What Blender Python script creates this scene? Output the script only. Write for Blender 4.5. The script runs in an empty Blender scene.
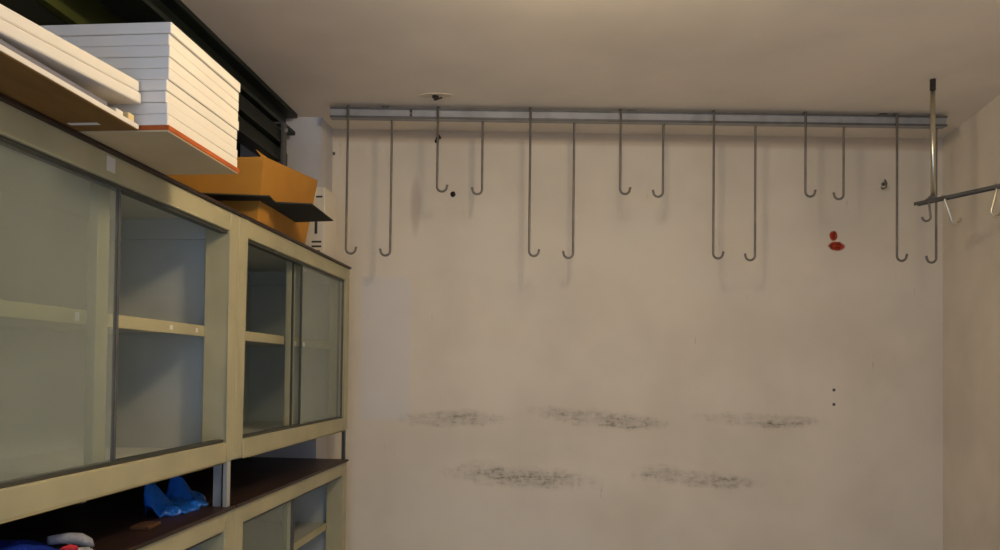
import bpy, bmesh, math, random
from mathutils import Vector, Matrix, noise

random.seed(7)
SC = bpy.context.scene
COL = SC.collection
PI = math.pi

# ------------------------------------------------------------------ camera
cam_data = bpy.data.cameras.new('camera')
cam = bpy.data.objects.new('camera', cam_data)
COL.objects.link(cam)
cam_data.sensor_width = 36.0
cam_data.lens = 27.0
cam_data.shift_y = 0.081
cam_data.clip_start = 0.02
RX = Vector((0.99653356, 0.08236703, 0.01168481))
UP = Vector((-0.00996534, -0.02125601, 0.9997244))
FW = Vector((-0.0825927, 0.99637536, 0.02036151))
m3 = Matrix((RX, UP, -FW)).transposed()
cam.matrix_world = Matrix.Translation((0, 0, 1.5)) @ m3.to_4x4()
SC.camera = cam

# ------------------------------------------------------------------ exposure, daylight, lamp numbers
SC.view_settings.view_transform = 'Standard'
SC.view_settings.look = 'None'
SC.view_settings.gamma = 1.0
SC.view_settings.use_curve_mapping = False
SC.view_settings.exposure = -0.12
world = bpy.data.worlds.new('daylight')
SC.world = world
world.use_nodes = True
bg = world.node_tree.nodes['Background']
bg.inputs['Color'].default_value = (0.47, 0.64, 1.0, 1)
bg.inputs['Strength'].default_value = 2.1
LAMP_POS = (0.12, 1.55, 2.495)
LAMP_COLOR = (1.0, 0.82, 0.57)
LAMP_STRENGTH = 90.0

# ------------------------------------------------------------------ helpers
def col(h):
    h = h.lstrip('#')
    def f(c):
        c /= 255.0
        return c / 12.92 if c <= 0.04045 else ((c + 0.055) / 1.055) ** 2.4
    return tuple(f(int(h[i:i + 2], 16)) for i in (0, 2, 4)) + (1.0,)


class NT:
    """small node tree writer"""
    def __init__(self, name):
        self.m = bpy.data.materials.new(name)
        self.m.use_nodes = True
        self.t = self.m.node_tree
        self.b = self.t.nodes['Principled BSDF']
        self.out = self.t.nodes['Material Output']

    def n(self, kind, **kw):
        nd = self.t.nodes.new(kind)
        for k, v in kw.items():
            setattr(nd, k, v)
        return nd

    def link(self, a, b):
        self.t.links.new(a, b)

    def put(self, sock, v):
        if isinstance(v, bpy.types.NodeSocket):
            self.link(v, sock)
        else:
            sock.default_value = v

    def math(self, op, a, b=None, c=None, clamp=False):
        nd = self.n('ShaderNodeMath', operation=op, use_clamp=clamp)
        self.put(nd.inputs[0], a)
        if b is not None:
            self.put(nd.inputs[1], b)
        if c is not None:
            self.put(nd.inputs[2], c)
        return nd.outputs[0]

    def mix(self, f, a, b):
        nd = self.n('ShaderNodeMix', data_type='RGBA')
        self.put(nd.inputs[0], f)
        self.put(nd.inputs[6], a)
        self.put(nd.inputs[7], b)
        return nd.outputs[2]

    def noise(self, scale, detail=3.0, vec=None, rough=0.5):
        nd = self.n('ShaderNodeTexNoise')
        nd.inputs['Scale'].default_value = scale
        nd.inputs['Detail'].default_value = detail
        nd.inputs['Roughness'].default_value = rough
        if vec is not None:
            self.link(vec, nd.inputs['Vector'])
        return nd.outputs['Fac']

    def coords(self):
        return self.n('ShaderNodeTexCoord').outputs['Object']

    def ramp(self, f, lo, hi, a=0.0, b=1.0):
        nd = self.n('ShaderNodeMapRange', interpolation_type='SMOOTHSTEP')
        self.put(nd.inputs[0], f)
        nd.inputs[1].default_value = lo
        nd.inputs[2].default_value = hi
        nd.inputs[3].default_value = a
        nd.inputs[4].default_value = b
        return nd.outputs[0]

    def stretch(self, vec, s):
        nd = self.n('ShaderNodeMapping')
        self.link(vec, nd.inputs['Vector'])
        nd.inputs['Scale'].default_value = s
        return nd.outputs[0]

    def bump(self, h, strength, dist=0.01):
        nd = self.n('ShaderNodeBump')
        nd.inputs['Strength'].default_value = strength
        nd.inputs['Distance'].default_value = dist
        self.link(h, nd.inputs['Height'])
        self.link(nd.outputs[0], self.b.inputs['Normal'])


def mat(name, c, rough=0.6, metal=0.0, var=0.06, scale=9.0, bump=0.0, spec=0.5, c2=None, stretch=None):
    t = NT(name)
    v = t.coords()
    if stretch:
        v = t.stretch(v, stretch)
    f = t.noise(scale, 4.0, v)
    if c2 is None:
        c2 = tuple(x * (1 - var * 2.5) for x in c[:3]) + (1,)
    t.link(t.mix(t.ramp(f, 0.3, 0.75), c, c2), t.b.inputs['Base Color'])
    t.b.inputs['Roughness'].default_value = rough
    t.b.inputs['Metallic'].default_value = metal
    t.b.inputs['Specular IOR Level'].default_value = spec
    if bump:
        t.bump(t.noise(scale * 6, 3.0, v), bump)
    return t.m


def obj(name, bm, m, parent=None, loc=(0, 0, 0), rotz=0.0, smooth=False, bevel=0.0):
    me = bpy.data.meshes.new(name)
    bmesh.ops.remove_doubles(bm, verts=bm.verts, dist=1e-6)
    bmesh.ops.recalc_face_normals(bm, faces=bm.faces)
    if smooth:
        for f in bm.faces:
            f.smooth = True
    bm.to_mesh(me)
    bm.free()
    o = bpy.data.objects.new(name, me)
    COL.objects.link(o)
    o.location = loc
    o.rotation_euler = (0, 0, rotz)
    if m:
        me.materials.append(m)
    if parent:
        o.parent = parent
    if bevel:
        md = o.modifiers.new('bevel', 'BEVEL')
        md.width = bevel
        md.segments = 2
        md.limit_method = 'ANGLE'
    return o


def thing(name, label, cat, loc=(0, 0, 0), rotz=0.0, group=None):
    o = bpy.data.objects.new(name, None)
    o.empty_display_size = 0.05
    COL.objects.link(o)
    o.location = loc
    o.rotation_euler = (0, 0, rotz)
    return tag(o, label, cat, group)


def tag(o, label, cat, group=None):
    o['label'] = label
    o['category'] = cat
    if group:
        o['group'] = group
    return o


def struct(o):
    o['kind'] = 'structure'
    return o


def box(bm, x0, x1, y0, y1, z0, z1):
    v = [bm.verts.new((x, y, z)) for z in (z0, z1) for y in (y0, y1) for x in (x0, x1)]
    for f in ((0, 1, 3, 2), (4, 5, 7, 6), (0, 1, 5, 4), (2, 3, 7, 6), (0, 2, 6, 4), (1, 3, 7, 5)):
        bm.faces.new([v[i] for i in f])
    return v


def boxes(*bs):
    bm = bmesh.new()
    for b in bs:
        box(bm, *b)
    return bm


def hexa(bm, p):
    """eight corners: bottom four then top four, both counter-clockwise"""
    v = [bm.verts.new(q) for q in p]
    for f in ((0, 1, 2, 3), (4, 5, 6, 7), (0, 1, 5, 4), (1, 2, 6, 5), (2, 3, 7, 6), (3, 0, 4, 7)):
        bm.faces.new([v[i] for i in f])


def prism(bm, poly, z0, z1):
    a = [bm.verts.new((x, y, z0)) for x, y in poly]
    b = [bm.verts.new((x, y, z1)) for x, y in poly]
    n = len(poly)
    bm.faces.new(a)
    bm.faces.new(b)
    for i in range(n):
        bm.faces.new((a[i], a[(i + 1) % n], b[(i + 1) % n], b[i]))


def tube(bm, pts, r, seg=10):
    pts = [Vector(p) for p in pts]
    rings = []
    ref = None
    for i, p in enumerate(pts):
        if i == 0:
            d = pts[1] - p
        elif i == len(pts) - 1:
            d = p - pts[i - 1]
        else:
            d = (pts[i + 1] - p).normalized() + (p - pts[i - 1]).normalized()
        d.normalize()
        if ref is None:
            ref = Vector((1, 0, 0)) if abs(d.x) < 0.8 else Vector((0, 1, 0))
        a = (ref - d * ref.dot(d)).normalized()
        b = d.cross(a)
        ref = a
        rr = r[i] if isinstance(r, (list, tuple)) else r
        rings.append([bm.verts.new(p + (a * math.cos(2 * PI * k / seg) + b * math.sin(2 * PI * k / seg)) * rr) for k in range(seg)])
    for i in range(len(rings) - 1):
        for k in range(seg):
            bm.faces.new((rings[i][k], rings[i][(k + 1) % seg], rings[i + 1][(k + 1) % seg], rings[i + 1][k]))
    bm.faces.new(rings[0])
    bm.faces.new(rings[-1])


def lathe(bm, prof, seg=24, c=(0, 0, 0)):
    rings = []
    for r, z in prof:
        rings.append([bm.verts.new((c[0] + r * math.cos(2 * PI * k / seg), c[1] + r * math.sin(2 * PI * k / seg), c[2] + z)) for k in range(seg)])
    for i in range(len(rings) - 1):
        for k in range(seg):
            bm.faces.new((rings[i][k], rings[i][(k + 1) % seg], rings[i + 1][(k + 1) % seg], rings[i + 1][k]))
    bm.faces.new(rings[0])
    bm.faces.new(rings[-1])


# ------------------------------------------------------------------ materials
def wall_material():
    t = NT('scuffed_white_wall_paint')
    v = t.coords()
    sx = t.n('ShaderNodeSeparateXYZ')
    t.link(v, sx.inputs[0])
    X, Z = sx.outputs[0], sx.outputs[2]
    big = t.noise(2.2, 3.0, v)
    base = t.mix(t.ramp(big, 0.35, 0.7), col('#e4d7bf'), col('#dacdb5'))
    # older beige band close to the ceiling
    band = t.ramp(Z, 2.595, 2.615)
    base = t.mix(t.math('MULTIPLY', band, 0.55), base, col('#cdb594'))
    # patch where something flat once covered the paint
    px = t.math('MULTIPLY', t.ramp(X, 0.16, 0.18), t.ramp(X, 0.395, 0.41, 1.0, 0.0))
    pz = t.math('MULTIPLY', t.ramp(Z, 1.25, 1.27), t.ramp(Z, 1.93, 1.97, 1.0, 0.0))
    base = t.mix(t.math('MULTIPLY', t.math('MULTIPLY', px, pz), 0.45), base, col('#d9d6d4'))

    def ell(cx, cz, rx, rz, tilt=0.0):
        dx = t.math('SUBTRACT', X, cx)
        dz = t.math('SUBTRACT', Z, cz)
        if tilt:
            dz = t.math('SUBTRACT', dz, t.math('MULTIPLY', dx, tilt))
        a = t.math('POWER', t.math('DIVIDE', dx, rx), 2.0)
        b = t.math('POWER', t.math('DIVIDE', dz, rz), 2.0)
        return t.math('ADD', a, b)

    fine = t.noise(30.0, 6.0, t.stretch(v, (1.0, 1.0, 1.6)), 0.7)
    streak = t.noise(14.0, 5.0, t.stretch(v, (0.7, 1.0, 4.0)), 0.65)
    grit = t.math('MULTIPLY', t.ramp(fine, 0.35, 0.75), t.ramp(streak, 0.30, 0.70))
    warp = t.math('MULTIPLY', t.math('SUBTRACT', t.noise(16.0, 4.0, t.stretch(v, (1.0, 1.0, 0.5)), 0.7), 0.5), 2.4)
    total = None
    for cx, cz, rx, rz, tilt, s in (
            (0.60, 1.268, 0.25, 0.040, 0.0, .95), (0.70, 1.278, 0.12, 0.038, 0.0, .7),
            (1.35, 1.275, 0.30, 0.045, -0.07, .9), (1.47, 1.258, 0.16, 0.035, -0.03, .9), (1.12, 1.300, 0.14, 0.035, -.1, .6),
            (2.10, 1.278, 0.30, 0.035, -0.03, .75), (2.16, 1.256, 0.06, 0.022, 0.1, 1.3), (2.27, 1.272, .12, .03, .1, .7),
            (0.95, 0.990, 0.36, 0.055, -0.05, .8), (1.00, 0.985, 0.24, 0.038, -0.05, 1.1), (0.74, 1.02, .12, .05, 0., .5),
            (1.80, 0.990, 0.30, 0.040, -0.06, .85), (1.90, 0.975, 0.17, 0.028, -0.02, .8), (1.62, 1.02, .12, .04, 0., .6)):
        e = ell(cx, cz, rx, rz, tilt)
        k = t.math('MULTIPLY', t.ramp(t.math('ADD', e, warp), 0.0, 1.5, 1.0, 0.0), s)
        total = k if total is None else t.math('ADD', total, k)
    scuff = t.math('MULTIPLY', t.math('ADD', t.math('MULTIPLY', total, 0.13), t.math('MULTIPLY', total, grit)), 0.66, clamp=True)
    base = t.mix(scuff, base, col('#685b42'))
    # scattered thin scratches
    sc = t.noise(9.0, 6.0, t.stretch(v, (3.2, 1.0, 0.55)), 0.75)
    base = t.mix(t.ramp(sc, 0.63, 0.72, 0.0, 0.38), base, col('#6f6656'))
    dd = t.noise(5.0, 6.0, v, 0.8)
    base = t.mix(t.ramp(dd, 0.66, 0.80, 0.0, 0.35), base, col('#857a68'))
    # faint reddish rub near the left hooks
    base = t.mix(t.math('MULTIPLY', t.ramp(ell(0.42, 2.30, 0.03, 0.16), 0.0, 1.2, 0.30, 0.0), 1.0), base, col('#8d5f4c'))
    # wavy edge so the paint blobs are not perfect ellipses
    wob = t.math('MULTIPLY', t.math('SUBTRACT', t.noise(40.0, 2.0, v), 0.5), 0.9)
    for cx, cz, rx, rz in ((2.459, 2.180, 0.020, 0.026), (2.472, 2.129, 0.042, 0.024)):
        e = t.math('ADD', ell(cx, cz, rx, rz), wob)
        base = t.mix(t.ramp(e, 0.6, 1.2, 1.0, 0.0), base, t.mix(t.ramp(t.noise(55.0, 1.0, v), .4, .6), col('#b03c18'), col('#7a2410')))
    for cx, cz, r in ((2.463, 1.428, 0.008), (2.463, 1.358, 0.008), (0.02, 2.545, 0.009)):
        base = t.mix(t.ramp(ell(cx, cz, r, r), 0.5, 1.3, 0.9, 0.0), base, col('#2a241d'))
    t.link(base, t.b.inputs['Base Color'])
    t.b.inputs['Roughness'].default_value = 0.75
    t.b.inputs['Specular IOR Level'].default_value = 0.25
    t.bump(t.noise(60.0, 4.0, v), 0.08, 0.004)
    return t.m


def glass_material(name, lo, hi):
    t = NT(name)
    v = t.coords()
    dust = t.n('ShaderNodeBsdfDiffuse')
    t.link(t.mix(t.noise(4.0, 4.0, v), col('#d2d2c6'), col('#c2c2b6')), dust.inputs[0])
    tr = t.n('ShaderNodeBsdfTransparent')
    tr.inputs[0].default_value = (0.955, 0.975, 0.96, 1)
    gl = t.n('ShaderNodeBsdfGlossy')
    gl.inputs['Roughness'].default_value = 0.12
    gl.inputs['Color'].default_value = (0.9, 0.95, 0.92, 1)
    a = t.n('ShaderNodeMixShader')
    t.put(a.inputs[0], t.ramp(t.noise(3.0, 3.0, v), 0.3, 0.7, lo, hi))
    t.link(tr.outputs[0], a.inputs[1])
    t.link(dust.outputs[0], a.inputs[2])
    b = t.n('ShaderNodeMixShader')
    b.inputs[0].default_value = 0.025
    t.link(a.outputs[0], b.inputs[1])
    t.link(gl.outputs[0], b.inputs[2])
    t.link(b.outputs[0], t.out.inputs['Surface'])
    return t.m


M = {}
M['wall'] = wall_material()
M['plain_wall'] = mat('matte_white_wall', col('#ebe0cd'), .8, var=.05, scale=3, bump=.05, spec=.2)
M['grey_wall'] = mat('pillar_shade_grey', col('#d2cdc9'), .8, var=.05, scale=4, bump=.05, spec=.2)  # grey puts the pillar front's shade and bluish daylight into the colour
M['dark_wall'] = mat('black_green_wall', col('#15180f'), .8, var=.1, scale=5, spec=.2)  # near black colour stands in for deep shade behind the cabinet gap
M['ceiling'] = mat('beige_ceiling_paint', col('#efe3cf'), .85, var=.045, scale=2.5, bump=.05, spec=.15)
M['floor'] = mat('grey_concrete_floor', col('#b8b0a4'), .8, var=.12, scale=4, bump=.1)
M['cream'] = mat('cream_enamelled_steel', col('#b5ac86'), .45, var=.06, scale=6, spec=.4)
M['inner'] = mat('grey_cream_enamel', col('#bfc0b4'), .55, var=.05, scale=5, spec=.3)
M['wood_dark'] = mat('dark_brown_wood_board', col('#39251b'), .45, var=.2, scale=6, stretch=(9, 1, 9), spec=.4)
M['white_board'] = mat('white_laminate', col('#e4dccd'), .55, var=.02, scale=4, spec=.3)
M['brown_board'] = mat('raw_brown_hardboard', col('#85602f'), .8, var=.1, scale=8, stretch=(4, 1, 4), spec=.2)
M['grey_board'] = mat('pale_grey_laminate', col('#77747c'), .6, var=.04, spec=.3)
M['tan_board'] = mat('tan_panel_face', col('#cdb78d'), .8, var=.05, scale=5, spec=.2)
M['orange_edge'] = mat('orange_brown_edge', col('#b5581f'), .7, var=.12, scale=20, spec=.3)
M['pine'] = mat('pale_yellow_wood', col('#e6cf97'), .7, var=.1, scale=14, stretch=(1, 6, 6), spec=.2)
M['cardboard'] = mat('orange_brown_cardboard', col('#c28837'), .8, var=.06, scale=5, spec=.2)
M['black_card'] = mat('black_card', col('#3c3d36'), .8, var=.1, scale=6, spec=.15)
M['carton'] = mat('cream_white_carton', col('#e6dac4'), .8, var=.04, scale=5, spec=.2)
M['print'] = mat('dark_carton_print', col('#3a3630'), .8, var=.05)
M['girder'] = mat('black_green_steel_paint', col('#171d17'), .5, var=.15, scale=6, spec=.35)
M['girder_edge'] = mat('lighter_green_steel_paint', col('#1f261f'), .5, var=.2, scale=9, spec=.4)  # slightly lighter green for the lower flange and tube lips
M['olive'] = mat('olive_green_panel', col('#5a5d2a'), .7, var=.12, scale=5, spec=.2)
M['zinc'] = mat('galvanised_steel', col('#a9a7a3'), .6, metal=.3, var=.08, scale=14)
M['zinc_dark'] = mat('dull_steel_lip', col('#6e6c69'), .55, metal=.55, var=.1, scale=14)
M['hook'] = mat('dull_grey_steel_rod', col('#82796d'), .5, metal=.5, var=.12, scale=20)
M['rod'] = mat('bright_zinc_rod', col('#e2dcc4'), .3, metal=1.0, var=.06, scale=20)
M['dark_metal'] = mat('dark_rusty_iron', col('#3b3029'), .7, metal=.3, var=.2, scale=30)
M['glass'] = glass_material('dusty_cabinet_glass', .07, .11)
M['milky_glass'] = glass_material('milky_cabinet_glass', .17, .22)
M['door_edge'] = mat('dark_door_edge', col('#4c4c42'), .5, metal=.3, var=.1)
M['sticker'] = mat('white_paper_sticker', col('#ddd8cc'), .7, var=.03)
M['pale_metal'] = mat('pale_grey_metal', col('#b5b3a8'), .45, metal=.3, var=.06)
M['blue_bag'] = mat('bright_blue_plastic_film', col('#1f6fd6'), .28, var=.15, scale=12, bump=.25, spec=.6)
M['navy'] = mat('royal_blue_fabric', col('#14349a'), .85, var=.15, scale=20, bump=.3, spec=.15)
M['grey_cuff'] = mat('pale_grey_knit', col('#a9a8ac'), .9, var=.1, scale=30, bump=.3, spec=.1)
M['red'] = mat('red_fabric_trim', col('#cf2f38'), .8, var=.1, scale=30)
M['brown_block'] = mat('brown_wood_block', col('#5d3a1e'), .7, var=.15, scale=12)
M['plaster'] = mat('pale_filler_plaster', col('#e3d3b4'), .8, var=.06, scale=20)


def emit_material():
    t = NT('lit_opal_glass')
    t.b.inputs['Base Color'].default_value = (0.9, 0.88, 0.8, 1)
    t.b.inputs['Emission Color'].default_value = LAMP_COLOR + (1,)
    t.b.inputs['Emission Strength'].default_value = LAMP_STRENGTH
    return t.m


# ------------------------------------------------------------------ the room
CEIL = 2.6645
WA, WB = Vector((-1.133, 3.531)), Vector((1.851, 3.822))
WU = (WB - WA).normalized()
WN = Vector((-WU.y, WU.x))                       # away from the camera
WANG = math.atan2(WU.y, WU.x)
WLEN = (WB - WA).length

# far wall: local x runs along the wall, local y goes into the masonry
struct(obj('wall_back', boxes((-0.6, WLEN + 0.3, 0, 0.15, 0, CEIL + .15)), M['wall'], loc=(WA.x, WA.y, 0), rotz=WANG))
bm = bmesh.new()
rw = lambda y: 1.851 - 0.107 * (3.822 - y)
prism(bm, [(rw(-1.3), -1.3), (rw(-1.3) + .2, -1.3), (1.851 + .2, 3.80), (1.851, 3.80 + .022)], 0, CEIL + .15)
struct(obj('wall_right', bm, M['plain_wall']))
struct(obj('wall_left', boxes((-1.65, -1.50, -1.3, 3.5, 0, CEIL + .15)), M['dark_wall']))
struct(obj('ceiling', boxes((-1.6, 2.1, -1.3, 4.1, CEIL, CEIL + .12)), M['ceiling']))
struct(obj('floor', boxes((-1.6, 2.1, -1.3, 4.1, -.1, 0)), M['floor']))
# masonry pillar in the far left corner
bm = bmesh.new()
prism(bm, [(-1.50, 3.352), (-1.118, 3.36), (-1.118, 3.533), (-1.50, 3.50)], 0, CEIL)
struct(obj('trim_1', bm, M['grey_wall']))

# ------------------------------------------------------------------ ceiling lamp (above the frame of the photograph)
lamp = thing('ceiling_lamp', 'round opal ceiling lamp glowing warm white above the middle of the room', 'lamp', (LAMP_POS[0], LAMP_POS[1], CEIL))
bm = bmesh.new()
lathe(bm, [(.05, 0), (.055, -.012), (.04, -.022), (.022, -.03), (.022, -.075)], 28)
obj('lamp_base', bm, M['pale_metal'], lamp, smooth=True)
bm = bmesh.new()
dz = LAMP_POS[2] - CEIL
lathe(bm, [(.098 * math.sin(a), dz + .098 * math.cos(a)) for a in [0.15 + (PI - .2) * i / 12 for i in range(13)]], 28)
obj('lamp_globe', bm, emit_material(), lamp, smooth=True)

# ------------------------------------------------------------------ steel cabinets with sliding glass doors
FX = -0.97                                       # plane of the fronts


def cabinet(label, y0, y1, z0, z1, shelves, doors, feet, stickers=()):
    t = thing('display_cabinet', label, 'cabinet', (FX, y0, z0), 0, 'cream steel cabinets along the left wall')
    L, H = y1 - y0, z1 - z0
    D = .47                                      # depth, runs to -x
    c = .002                                     # hairline between neighbours
    # carcass: grey enamelled sheets
    obj('carcass', boxes((-D, -.02, .004, .012, .02, H - .004), (-D, -.02, L - .012, L - .004, .02, H - .004),
                         (-D, -D + .008, .012, L - .012, .02, H - .004), (-D + .008, -.02, .012, L - .012, .02, .03),
                         (-D + .008, -.02, .012, L - .012, H - .014, H - .004),
                         (-D + .008, -.08, L - .03, L - .012, H - .075, H - .014),
                         (-D + .008, -.08, .012, .03, H - .075, H - .014)), M['inner'], t)
    # face frame: two hollow posts and two rails
    obj('face_frame', boxes((-.076, 0, c, .058, 0, H), (-.076, 0, L - .058, L - c, 0, H),
                            (-.034, 0, .058, L - .058, H - .056, H), (-.034, 0, .058, L - .058, 0, .056),
                            (-.076, -.034, .058, L - .058, H - .02, H - .004), (-.076, -.034, .058, L - .058, .02, .04)), M['cream'], t, bevel=.003)
    for za in (.056, H - .064):
        obj('door_track', boxes((-.032, -.008, .06, L - .06, za, za + .008)), M['door_edge'], t)
    mid = L * .503
    obj('center_post', boxes((-.070, -.048, mid - .022, mid + .022, .04, H - .02)), M['cream'], t, bevel=.002)
    for z in shelves:
        s = obj('shelf', boxes((-D + .01, -.078, .014, L - .014, z - z0 - .006, z - z0 + .006),), M['inner'], t)
        obj('shelf_lip', boxes((-.078, -.071, .06, mid - .0225, z - z0 - .016, z - z0 + .016),
                               (-.078, -.071, mid + .0225, L - .06, z - z0 - .016, z - z0 + .016)), M['cream'], s, bevel=.002)
    for k, (d0, d1) in enumerate(doors):
        x = -.013 if k == 0 else -.026
        d = obj('sliding_door', boxes((x - .0025, x + .0025, d0 - y0, d1 - y0, .062, H - .064)), M['milky_glass' if (k == 0 and d0 > y0 + .3) else 'glass'], t)
        if k == 0:
            d['label'] = 'dusty front sliding glass door' if d0 < y0 + .3 else 'milky front sliding glass door'
        far = d0 > y0 + .3
        for ye in (d0 - y0 - .004, d1 - y0):
            obj('edge_strip', boxes((x - .004, x + .004, ye, ye + .004, .062, H - .064)), M['door_edge'] if far else M['zinc_dark'], d)
        if far:
            gb = bmesh.new()
            lathe(gb, [(.010, 0), (.010, .003), (.007, .004)], 16)
            bmesh.ops.rotate(gb, verts=gb.verts, cent=(0, 0, 0), matrix=Matrix.Rotation(PI / 2, 3, 'Y'))
            bmesh.ops.translate(gb, verts=gb.verts, vec=(x + .0025, d0 - y0 + .02, H * .5))
            obj('finger_pull', gb, M['pale_metal'], d)
    obj('wooden_top', boxes((-D - .005, .008, c, L - c, H, H + TH)), M['wood_dark'], t, bevel=.002)
    for (y, kind) in feet:
        for xf in (-.004, -D + .02):
            obj('foot', boxes((xf - .012, xf, y - y0 - .011, y - y0 + .011, -feet_h, 0)), M['pale_metal'] if kind else M['door_edge'], t)
        if kind == 2:
            obj('support_plate', boxes((-.050, -.026, y - y0 - .002, y - y0 + .002, -feet_h, 0)), M['zinc'], t)
    for (x, y, z, w, h) in stickers:
        obj('paper_sticker', boxes((x, x + .0008, y - y0 - w / 2, y - y0 + w / 2, z - z0 - h / 2, z - z0 + h / 2)), M['sticker'], t)
    return t


ZT, ZB = 1.957, 1.228                            # hung units
LT, LB = 1.083, 0.08                             # floor units
TH = .010
feet_h = ZB - (LT + TH)
cabinet('large upper cream steel cabinet under the stacks of white boards, left glass shut', 0.99, 2.17, ZB, ZT, (1.607,), ((1.05, 1.575), (1.056, 1.600)),
        ((1.03, 1), (2.140, 2)), ((.0004, 1.527, 1.934, .03, .032), (-.0706, 1.53, 1.607, .014, .018), (-.0706, 1.92, 1.607, .016, .012), (-.0706, 2.06, 1.607, .012, .012)))
cabinet('farther upper cream steel cabinet under the cardboard box, right glass shut', 2.17, 3.35, ZB, ZT, (1.607,), ((2.755, 3.285), (2.70, 3.27)),
        ((3.325, 0),))
feet_h = LB
cabinet('lower cream steel cabinet carrying the blue bag and jacket', 0.99, 2.17, LB, LT, (.80, .42), ((1.05, 1.575), (1.056, 1.60)), ((1.03, 1), (2.15, 1)))
cabinet('lower cream steel cabinet in the far corner beside the white wall, empty top', 2.17, 3.35, LB, LT, (.80, .42), ((2.235, 2.69), (2.245, 2.74)), ((2.20, 1), (3.32, 0)))

TOP = ZT + TH + .0002                                 # upper face of the hung units
LTOP = LT + TH + .0002

# ------------------------------------------------------------------ stack of white boards
sx, sy0, sy1 = -.782, 1.416, 1.738
st = thing('panel', 'thin tan panel with an orange edge at the bottom of the tall board stack', 'panel', (sx - .26, sy0, TOP))
obj('board_face', boxes((-.26, .26, 0, sy1 - sy0, 0, .003)), M['tan_board'], st)
obj('board_edge', boxes((-.26, .262, -.001, sy1 - sy0 + .002, .003, .0125)), M['orange_edge'], st)
names = ['lowest white board of the tall stack, resting on the orange-edged panel', 'second white board from the bottom of the tall stack',
         'third white board from the bottom of the tall stack', 'fourth white board from the bottom of the tall stack',
         'fifth white board up, in the middle of the tall stack', 'fourth white board from the top of the tall stack',
         'third white board from the top of the tall stack', 'second white board from the top of the tall stack',
         'topmost white board of the tall stack']
z = TOP + .0126
th = (2.187 - z) / 9
first = None
for k, nm in enumerate(names):
    jx, jy = random.uniform(-.0025, .0015), random.uniform(-.001, .002)
    if k in (2, 3):
        jx -= .003
    if k == 8:
        jx = .0025
    if first is None:
        first = o = obj('white_board', boxes((-.26, .26, 0, sy1 - sy0, 0, th - .0005)), M['white_board'], bevel=.0022)
    else:
        o = first.copy()
        COL.objects.link(o)
    o.location = (sx - .26 + jx, sy0 + jy, z)
    o.rotation_euler = (0, 0, random.uniform(-.004, .004))
    tag(o, nm, 'board', 'white boards in the tall stack')
    z += th

# ------------------------------------------------------------------ low stack of boards at the very left
bx, by0, by1 = -.838, .72, 1.408
lo = thing('panel', 'white-edged brown panel lying at the bottom of the near left boards', 'panel', (bx, by0, TOP))
obj('board_face', boxes((-.45, -.0015, 0, by1 - by0 - .001, 0, .002)), M['brown_board'], lo)
obj('board_edge', boxes((-.45, 0, 0, by1 - by0, .002, .011)), M['white_board'], lo)
tp = obj('tape_strip', boxes((-.115, -.055, by1 - by0 - .05, by1 - by0 - .038, -.0006, 0)), M['sticker'], lo)
tag(obj('grey_board', boxes((-.44, -.003, 0, .59, 0, .0095)), M['grey_board'], loc=(bx, by0, TOP + .0112), bevel=.001),
    'pale grey board set back above the brown panel at the left edge', 'board')
for k, (y, dx, ln, mm, lb) in enumerate(((1.365, -.012, .028, 'white_board', 'small whitish wood block propping the tilted boards, nearer one'), (1.394, -.006, .024, 'pine', 'small yellow wood block propping the tilted boards, farther one'))):
    tag(obj('wood_block', boxes((-.06, 0, -ln / 2, ln / 2 - .004, 0, .015 if k == 0 else .017)), M[mm], loc=(bx + dx, y, TOP + .0112), bevel=.002), lb, 'wood block', 'wood blocks under the tilted boards')
tag(obj('wood_block', boxes((-.06, 0, -.03, 0, 0, .0395)), M['pine'], loc=(bx - .16, 1.39, TOP + .0112)), 'wood block set back in the gap that holds up the tilted boards', 'wood block', 'wood blocks under the tilted boards')
# two white boards, far end raised by the blocks
tilt = math.atan2(2.027 - 2.000, 1.438 - 1.052)
for k, lb in enumerate(('lower of two tilted white boards at the left edge', 'upper of two tilted white boards at the left edge')):
    o = obj('white_board', boxes((-.42, 0, 0, .445 + .004 * (1 - k), 0, .0225)), M['white_board'], bevel=.004)
    zz = TOP + .0215 + k * .0231
    o.location = (bx + .003 - .003 * k, .965, zz)
    o.rotation_euler = (tilt, 0, 0)
    tag(o, lb, 'board', 'tilted white boards at the left edge')

# ------------------------------------------------------------------ cardboard box with black flaps
cb = thing('cardboard_box', 'open orange-brown cardboard box with black flaps on the far upper cabinet', 'box', (-1.0, 2.33, TOP))
bm = bmesh.new()
B = [(-1.33, 2.325), (-.985, 2.335), (-1.004, 2.835), (-1.34, 2.83)]
T_ = [(-1.345, 2.315), (-.962, 2.328), (-.955, 2.838), (-1.35, 2.835)]
hts = (.205, .215, .268, .25)
w = .006
cx, cy = -1.16, 2.58
outer_b = [(x, y, TOP) for x, y in B]
outer_t = [(x, y, TOP + h) for (x, y), h in zip(T_, hts)]
inn_t = [(cx + (x - cx) * .97, cy + (y - cy) * .975, zz) for x, y, zz in outer_t]
inn_b = [(cx + (x - cx) * .97, cy + (y - cy) * .975, TOP + .008) for x, y in B]
V = [[bm.verts.new(Vector(p) - Vector((-1.0, 2.33, TOP))) for p in ring] for ring in (outer_b, outer_t, inn_t, inn_b)]
for i in range(4):
    j = (i + 1) % 4
    for a in range(3):
        bm.faces.new((V[a][i], V[a][j], V[a + 1][j], V[a + 1][i]))
bm.faces.new(V[0])
bm.faces.new(V[3])
obj('box_walls', bm, M['cardboard'], cb)
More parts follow.
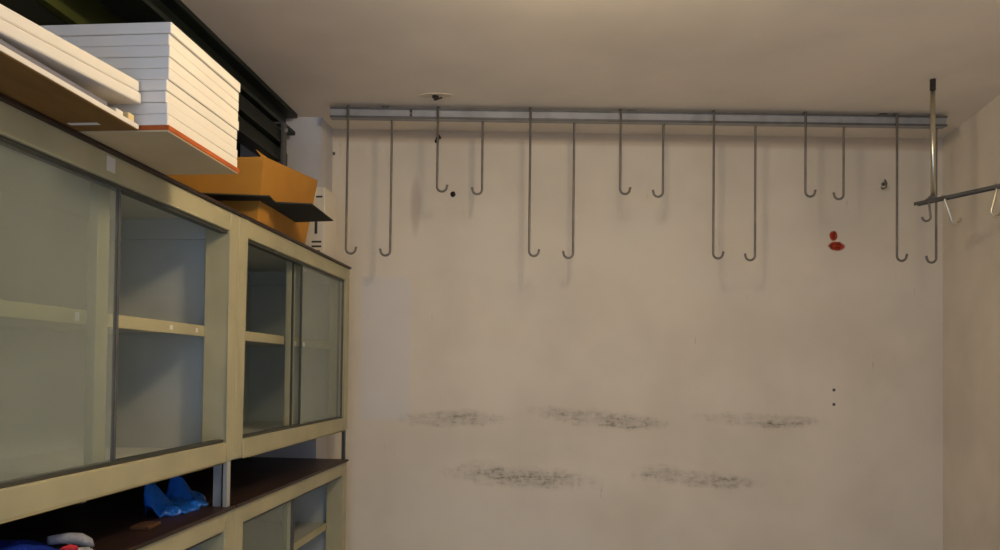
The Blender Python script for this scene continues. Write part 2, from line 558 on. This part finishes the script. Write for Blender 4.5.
# folded-in lids that stick up a little above the rim
bm = bmesh.new()
hexa(bm, [(.034, .01, .208), (.037, .13, .22), (.033, .13, .222), (.030, .01, .21), (.005, .012, .242), (.0, .12, .236), (-.003, .12, .238), (.002, .012, .244)])
obj('lid_flap', bm, M['cardboard'], cb)
bm = bmesh.new()
hexa(bm, [(-.34, -.011, .203), (.03, -.0, .213), (.03, .004, .213), (-.34, -.007, .203), (-.33, .03, .222), (.01, .05, .226), (.01, .054, .226), (-.33, .034, .222)])
obj('lid_flap', bm, M['cardboard'], cb)
zf = 2.040 - TOP
bm = bmesh.new()
prism(bm, [(-.12, -.096), (.079, -.052), (.071, -.003), (.010, .004), (-.13, -.004)], zf, zf + .004)
f1 = obj('side_flap', bm, M['black_card'], cb)
f1['label'] = 'black flap folded out towards the near cabinet'
bm = bmesh.new()
prism(bm, [(.013, .012), (.068, .002), (.066, .035), (.176, .062), (.163, .334), (.002, .352)], zf, zf + .004)
f2 = obj('side_flap', bm, M['black_card'], cb)
f2['label'] = 'black flap jutting out over the room'

# white carton behind it
wc = thing('carton', 'cream white printed carton standing behind the orange cardboard box', 'box', (-1.15, 3.10, TOP))
obj('carton_body', boxes((-.13, .138, 0, .17, 0, .308)), M['carton'], wc, bevel=.003)
for q in ((.096, .108, .108, .175), (.084, .126, .07, .078), (.084, .126, .05, .058), (.088, .12, .03, .038), (.1, .128, .262, .27)):
    obj('printed_mark', boxes((q[0], q[1], -.0008, 0, q[2], q[3])), M['print'], wc)

# ------------------------------------------------------------------ things in the gap between the cabinets
def crumple(name, fn, nx, ny, m, thick=.006, loc=(0, 0, 0)):
    bm = bmesh.new()
    top, bot = [], []
    for j in range(ny + 1):
        a, b = [], []
        for i in range(nx + 1):
            x, y, zt, zb = fn(i / nx, j / ny)
            a.append(bm.verts.new((x, y, zt)))
            b.append(bm.verts.new((x, y, zb)))
        top.append(a)
        bot.append(b)
    for j in range(ny):
        for i in range(nx):
            bm.faces.new((top[j][i], top[j][i + 1], top[j + 1][i + 1], top[j + 1][i]))
            bm.faces.new((bot[j][i], bot[j + 1][i], bot[j + 1][i + 1], bot[j][i + 1]))
    for j in range(ny):
        for i in (0, nx):
            bm.faces.new((top[j][i], top[j + 1][i], bot[j + 1][i], bot[j][i]))
    for i in range(nx):
        for j in (0, ny):
            bm.faces.new((top[j][i], top[j][i + 1], bot[j][i + 1], bot[j][i]))
    return obj(name, bm, m, None, loc, smooth=True)


def bag_fn(u, v):
    y = -.13 + .26 * v
    half = .065 * (1 - .55 * abs(2 * v - 1) ** 2.5)
    x = (u - .5) * 2 * half
    ridge = math.exp(-((u - .42) / .28) ** 2)
    back = .5 + .5 * math.tanh((u - .55) * -7)            # the far side stands up, the near side lies flat
    stand = .058 * math.exp(-((y + .085) / .040) ** 4) + .062 * math.exp(-((y - .070) / .026) ** 2) + .012
    q = Vector((x * 20, y * 20, 1.3))
    crease = (0.35 - abs(noise.noise(q))) * .022 + (0.3 - abs(noise.noise(q * 2.7))) * .010
    zt = max(.004, (stand * back + .012) * max(0.0, 1 - abs(2 * u - 1) ** 8) + crease)
    x += noise.noise(Vector((x * 14, y * 22, 8))) * .022 - .35 * max(0, zt - .02)
    return x, y + noise.noise(q * .8) * .012, zt, max(0.0, zt - .006 - .6 * max(0, zt - .03))


bag = crumple('plastic_bag', bag_fn, 28, 56, M['blue_bag'], loc=(-1.10, 2.085, LTOP))
tag(bag, 'crumpled bright blue plastic bag lying in the gap between cabinets', 'bag')


def jacket_fn(u, v):
    y = -.30 + .53 * v
    half = .14
    x = (u - .5) * 2 * half
    e = max(0.0, 1 - abs(2 * u - 1) ** 4) ** .5 * max(0.0, 1 - abs(2 * v - 1) ** 6) ** .5
    n = noise.noise(Vector((x * 9, y * 7, 2.0))) * .02 + noise.noise(Vector((x * 30, y * 24, 5.0))) * .006
    slope = .092 - .052 * v
    fold = .010 * math.sin(18 * x + 6 * y)
    zt = e * max(.02, slope + n + fold)
    x += .015 * math.sin(8 * y)
    return x, y, zt + .001, 0.0


jk = thing('jacket', 'folded royal blue jacket with pale grey cuff and red trim on the lower cabinet', 'jacket', (-1.11, 1.27, LTOP))
o = crumple('jacket_body', jacket_fn, 30, 60, M['navy'])
o.parent = jk
bm = bmesh.new()
tube(bm, [(.055, .205, .046), (.075, .235, .045), (.09, .256, .039), (.100, .270, .029), (.104, .276, .018)], [.009, .012, .013, .011, .006], 16)
tube(bm, [(.085, .20, .016), (.102, .228, .016), (.114, .248, .014), (.12, .258, .010)], [.009, .012, .011, .006], 16)
obj('cuff', bm, M['grey_cuff'], jk, smooth=True)
bm = bmesh.new()
tube(bm, [(.100, .178, .034), (.112, .192, .036), (.117, .206, .032)], [.004, .008, .005], 12)
obj('trim_patch', bm, M['red'], jk, smooth=True)

tag(obj('wood_block', boxes((-.05, 0, 0, .07, 0, .009)), M['brown_block'], loc=(-1.02, 1.80, LTOP), rotz=.12, bevel=.002),
    'small flat brown wood block in front of the blue bag', 'wood block')

# ------------------------------------------------------------------ dark steel under the ceiling at the left
gd = thing('girder', 'black-green steel girder running along the ceiling above the cabinets', 'beam', (-1.3, 2.0, 2.56))
obj('flange', boxes((-.06, .087, -2.6, 1.31, .082, .102)), M['girder'], gd, bevel=.003)
obj('flange', boxes((-.055, .082, -2.6, 1.30, 0, .018)), M['girder_edge'], gd, bevel=.003)
obj('web', boxes((-.02, .04, -2.6, 1.29, .018, .082)), M['girder'], gd)
pts = 0
for nm, x, zc, y1, lb in (('black_tube', -1.252, 2.505, 3.20, 'upper of two black tubes slung below the ceiling girder'), ('black_tube', -1.262, 2.430, 3.24, 'lower of two black tubes slung below the ceiling girder')):
    o = thing(nm, lb, 'tube', (x, 2.36, zc), 0, 'black tubes below the girder')
    bm = boxes((-.035, .035, 0, y1 - 2.36, -.034, .034))
    obj('tube_body', bm, M['girder'], o, bevel=.012)
    obj('bottom_lip', boxes((.012, .044, 0, y1 - 2.40, -.0365, -.028)), M['girder_edge'], o)
for y, lb in ((3.13, 'grey metal clamp holding the black tubes at the far end'), (2.40, 'grey metal clamp holding the black tubes above the board stack')):
    cl = thing('tube_clamp', lb, 'clamp', (-1.26, y, 2.56), 0, 'clamps on the black tubes')
    obj('clamp_strap', boxes((-.055, .058, -.02, .02, -.008, 0), (-.055, -.045, -.02, .02, -.175, -.008), (.048, .058, -.02, .02, -.175, -.008), (-.055, .058, -.02, .02, -.183, -.175)), M['zinc_dark'], cl)
    bm = bmesh.new()
    tube(bm, [(.058, 0, -.03), (.068, 0, -.03)], .009, 6)
    obj('bolt', bm, M['zinc'], cl)
bm = boxes((-1.497, -1.47, .2, 2.44, 2.535, 2.655))
tag(obj('olive_panel', bm, M['olive']), 'long olive green board high on the dark wall behind the white boards', 'panel')

# ------------------------------------------------------------------ rail on the ceiling with hooks
RA, RB = Vector((-1.027, 3.2)), Vector((1.688, 3.45))
RANG = math.atan2(RB.y - RA.y, RB.x - RA.x)
RL = (RB - RA).length
RZ0, RZ1 = 2.607, 2.653
rail = thing('hanging_rail', 'long galvanised steel rail under the ceiling carrying fourteen hooks', 'rail', (RA.x, RA.y, RZ0), RANG)
rh = RZ1 - RZ0
obj('channel', boxes((0, RL, .004, .008, .008, rh - .008), (0, RL, .0, .036, rh - .008, rh), (0, RL, .0, .036, 0, .008)), M['zinc'], rail)
obj('lip', boxes((0, RL, -.004, .0, rh - .0075, rh), (0, RL, -.004, 0, 0, .0085)), M['zinc_dark'], rail)
bm = bmesh.new()
for z in (.012, .034):
    tube(bm, [(.355, .004, z), (.355, -.003, z)], .005, 8)
obj('joint_screw', bm, M['dark_metal'], rail)
obj('joint_plate', boxes((.349, .361, .001, .004, .011, rh - .011)), M['zinc_dark'], rail)
for d in (.24, 1.33, 2.45):
    obj('ceiling_spacer', boxes((d - .015, d + .015, .008, .032, rh, CEIL - RZ0)), M['zinc_dark'], rail)

LONG, SHORT = 2.006, 2.284
hookspec = [(.081, 0, 'long hook at the left end of the rail, nearest the carton'),
            (.268, 0, 'second hook from the left, long, curling left'),
            (.475, 1, 'short hook below the pale ceiling plate, curling right'),
            (.671, 1, 'fourth hook from the left, short, curling left'),
            (.881, 0, 'fifth hook from the left, long, curling right'),
            (1.078, 0, 'sixth hook from the left, long, curling left'),
            (1.278, 1, 'seventh hook from the left, short, curling right'),
            (1.475, 1, 'eighth hook from the left, short, curling left'),
            (1.689, 0, 'ninth hook from the left, long, curling right'),
            (1.887, 0, 'sixth hook from the right, long, curling left, above the wall scuffs'),
            (2.094, 1, 'short hook left above the red paint stain, curling right'),
            (2.282, 1, 'short hook right above the red paint stain, curling left'),
            (2.499, 0, 'long hook between red stain and hanging rod, curling right'),
            (2.697, 0, 'rightmost hook on the long rail, hanging behind the bright rod')]


def hook_bm(front, zb, ztop):
    """rod in the rail's own frame: x along the rail, y away from the room"""
    r, R = .0052, .021
    s = 1 if front else -1
    bm = bmesh.new()
    if front:
        p = [(0, .030, ztop + .0005), (0, .0, ztop + .0005), (0, -.007, ztop - .003), (0, -.0095, ztop - .010)]
        yy = -.0095
    else:
        p = [(0, .022, 2.6075), (0, .030, 2.602), (0, .032, 2.592)]
        yy = .032
    p.append((0, yy, zb + R + .0))
    for i in range(1, 10):
        a = PI * i / 9
        p.append((s * (R - R * math.cos(a)), yy, zb + R - R * math.sin(a)))
    p.append((s * 2 * R + s * .003, yy, zb + R + .009))
    tube(bm, p, r, 8)
    return bm


cache = {}
for i, (d, sh, lb) in enumerate(hookspec):
    front = (i % 2 == 0)
    key = (front, sh)
    if key not in cache:
        o = obj('hook', hook_bm(front, SHORT if sh else LONG, RZ1 + .0055), M['hook'], smooth=True)
        cache[key] = o
    else:
        o = cache[key].copy()
        COL.objects.link(o)
    p = RA + (RB - RA).normalized() * d
    o.location = (p.x, p.y, 0)
    o.rotation_euler = (0, 0, RANG)
    tag(o, lb, 'hook', 'hooks on the long rail')

# ceiling plate with eye bolt just in front of the rail
cp = thing('ceiling_plate', 'pale filled ceiling patch with a dark eye bolt above the rail', 'plate', (-.545, 3.118, CEIL))
bm = bmesh.new()
prism(bm, [(-.068, -.012), (-.03, -.03), (.03, -.026), (.07, -.010), (.06, .016), (.01, .022), (-.05, .018)], -.003, 0)
obj('filler_patch', bm, M['plaster'], cp)
bm = bmesh.new()
lathe(bm, [(.014, -.003), (.014, -.010), (.008, -.013), (.007, -.02)], 12)
tube(bm, [(.0, 0, -.018), (.012, -.004, -.016), (.03, -.006, -.012)], .004, 8)
obj('eye_bolt', bm, M['dark_metal'], cp)

# ------------------------------------------------------------------ second short rail on a rod
QA = Vector((1.403, 3.111))
QD = Vector((.161, -.287)).normalized()
QL = .62
QANG = math.atan2(QD.y, QD.x)
QZ = 2.184
rod = thing('hanger_rod', 'bright threaded rod hanging from the ceiling at the right', 'rod', (1.396, 2.985, 0))
rc = QA + QD * .072
rod.location = (rc.x, rc.y, 0)
bm = bmesh.new()
tube(bm, [(0, 0, CEIL - .04), (0, 0, QZ + .009)], .0092, 14)
obj('rod_shaft', bm, M['rod'], rod, smooth=True)
bm = bmesh.new()
tube(bm, [(0, 0, CEIL), (0, 0, CEIL - .045)], .0105, 10)
obj('anchor_sleeve', bm, M['dark_metal'], rod)
bm = bmesh.new()
tube(bm, [(0, 0, QZ + .0095), (0, 0, QZ + .020)], .017, 6)
obj('lock_nut', bm, M['zinc_dark'], rod)
r2 = thing('side_rail', 'thin galvanised side rail running from the hanging rod to the right wall', 'rail', (QA.x, QA.y, QZ), QANG)
obj('channel', boxes((0, QL, -.012, .012, .006, .009), (0, QL, .009, .012, -.004, .006), (0, QL, -.012, -.009, -.004, .006)), M['zinc_dark'], r2)
obj('wall_plate', boxes((QL - .004, QL + .004, -.03, .03, -.035, .03)), M['zinc_dark'], r2)


def small_hook(lean, drop, curl, m):
    bm = bmesh.new()
    R = .017
    ca, sa = math.cos(lean), math.sin(lean)
    p = [(0, 0, .012), (0, -.012, .013), (0, -.018, .006), (.0, -.018, -.012)]
    pts = [Vector(q) for q in p]
    pts += [Vector((0, -.018, -drop + R))]
    for i in range(1, 9):
        a = PI * i / 8
        pts.append(Vector((curl * (R - R * math.cos(a)), -.018, -drop + R - R * math.sin(a))))
    pts = [Vector((q.x * ca - q.z * sa, q.y, q.x * sa + q.z * ca)) if k > 3 else q for k, q in enumerate(pts)]
    tube(bm, pts, .0045, 8)
    return bm


for d, lean, drop, curl, mm, lb in ((.045, .10, .075, -1, 'hook', 'small dull hook at the free end of the side rail'),
                                    (.110, .30, .105, 1, 'rod', 'small bright slanting hook on the side rail beside the hanging rod'),
                                    (.305, -.22, .105, 1, 'rod', 'small shiny hook on the side rail near the right wall'),
                                    (.365, .05, .10, 1, 'hook', 'small dull hook on the side rail at the right edge of the photo')):
    o = obj('small_hook', small_hook(lean, drop, curl, M[mm]), M[mm], smooth=True)
    p = QA + QD * d
    o.location = (p.x, p.y, QZ)
    o.rotation_euler = (0, 0, QANG if False else .1)
    tag(o, lb, 'hook', 'small hooks on the side rail')


# ------------------------------------------------------------------ fittings left in the far wall
def wall_point(d, z, off=0.0):
    p = WA + WU * d - WN * off
    return (p.x, p.y, z)


def anchor(d, z, kind, lb):
    t = thing('wall_anchor', lb, 'wall anchor', wall_point(d, z), WANG, 'old anchors in the far wall')
    bm = bmesh.new()
    tube(bm, [(0, .0, 0), (0, -.006, 0)], .013 if kind == 0 else .009, 12)
    obj('plug', bm, M['hook' if kind == 2 else 'dark_metal'], t)
    bm = bmesh.new()
    if kind == 0:
        tube(bm, [(0, -.006, 0), (0, -.018, 0), (.004, -.026, .003)], .007, 8)
    elif kind == 1:
        tube(bm, [(0, -.006, 0), (.006, -.03, .006), (.020, -.034, .014)], [.008, .008, .011], 8)
    else:
        tube(bm, [(.006, -.006, .02), (.007, -.02, .0), (.0, -.028, -.022), (-.012, -.02, -.028), (-.014, -.012, -.018)], .004, 8)
    obj('screw', bm, M['hook' if kind == 2 else 'dark_metal'], t)


anchor(.600, 2.355, 0, 'dark plug in the wall beside the tip of the short hook')
anchor(.517, 2.612, 1, 'dark double anchor bolt in the wall behind the short hook')
anchor(2.702, 2.437, 2, 'small bent nail in the wall left of the long hook and rod')
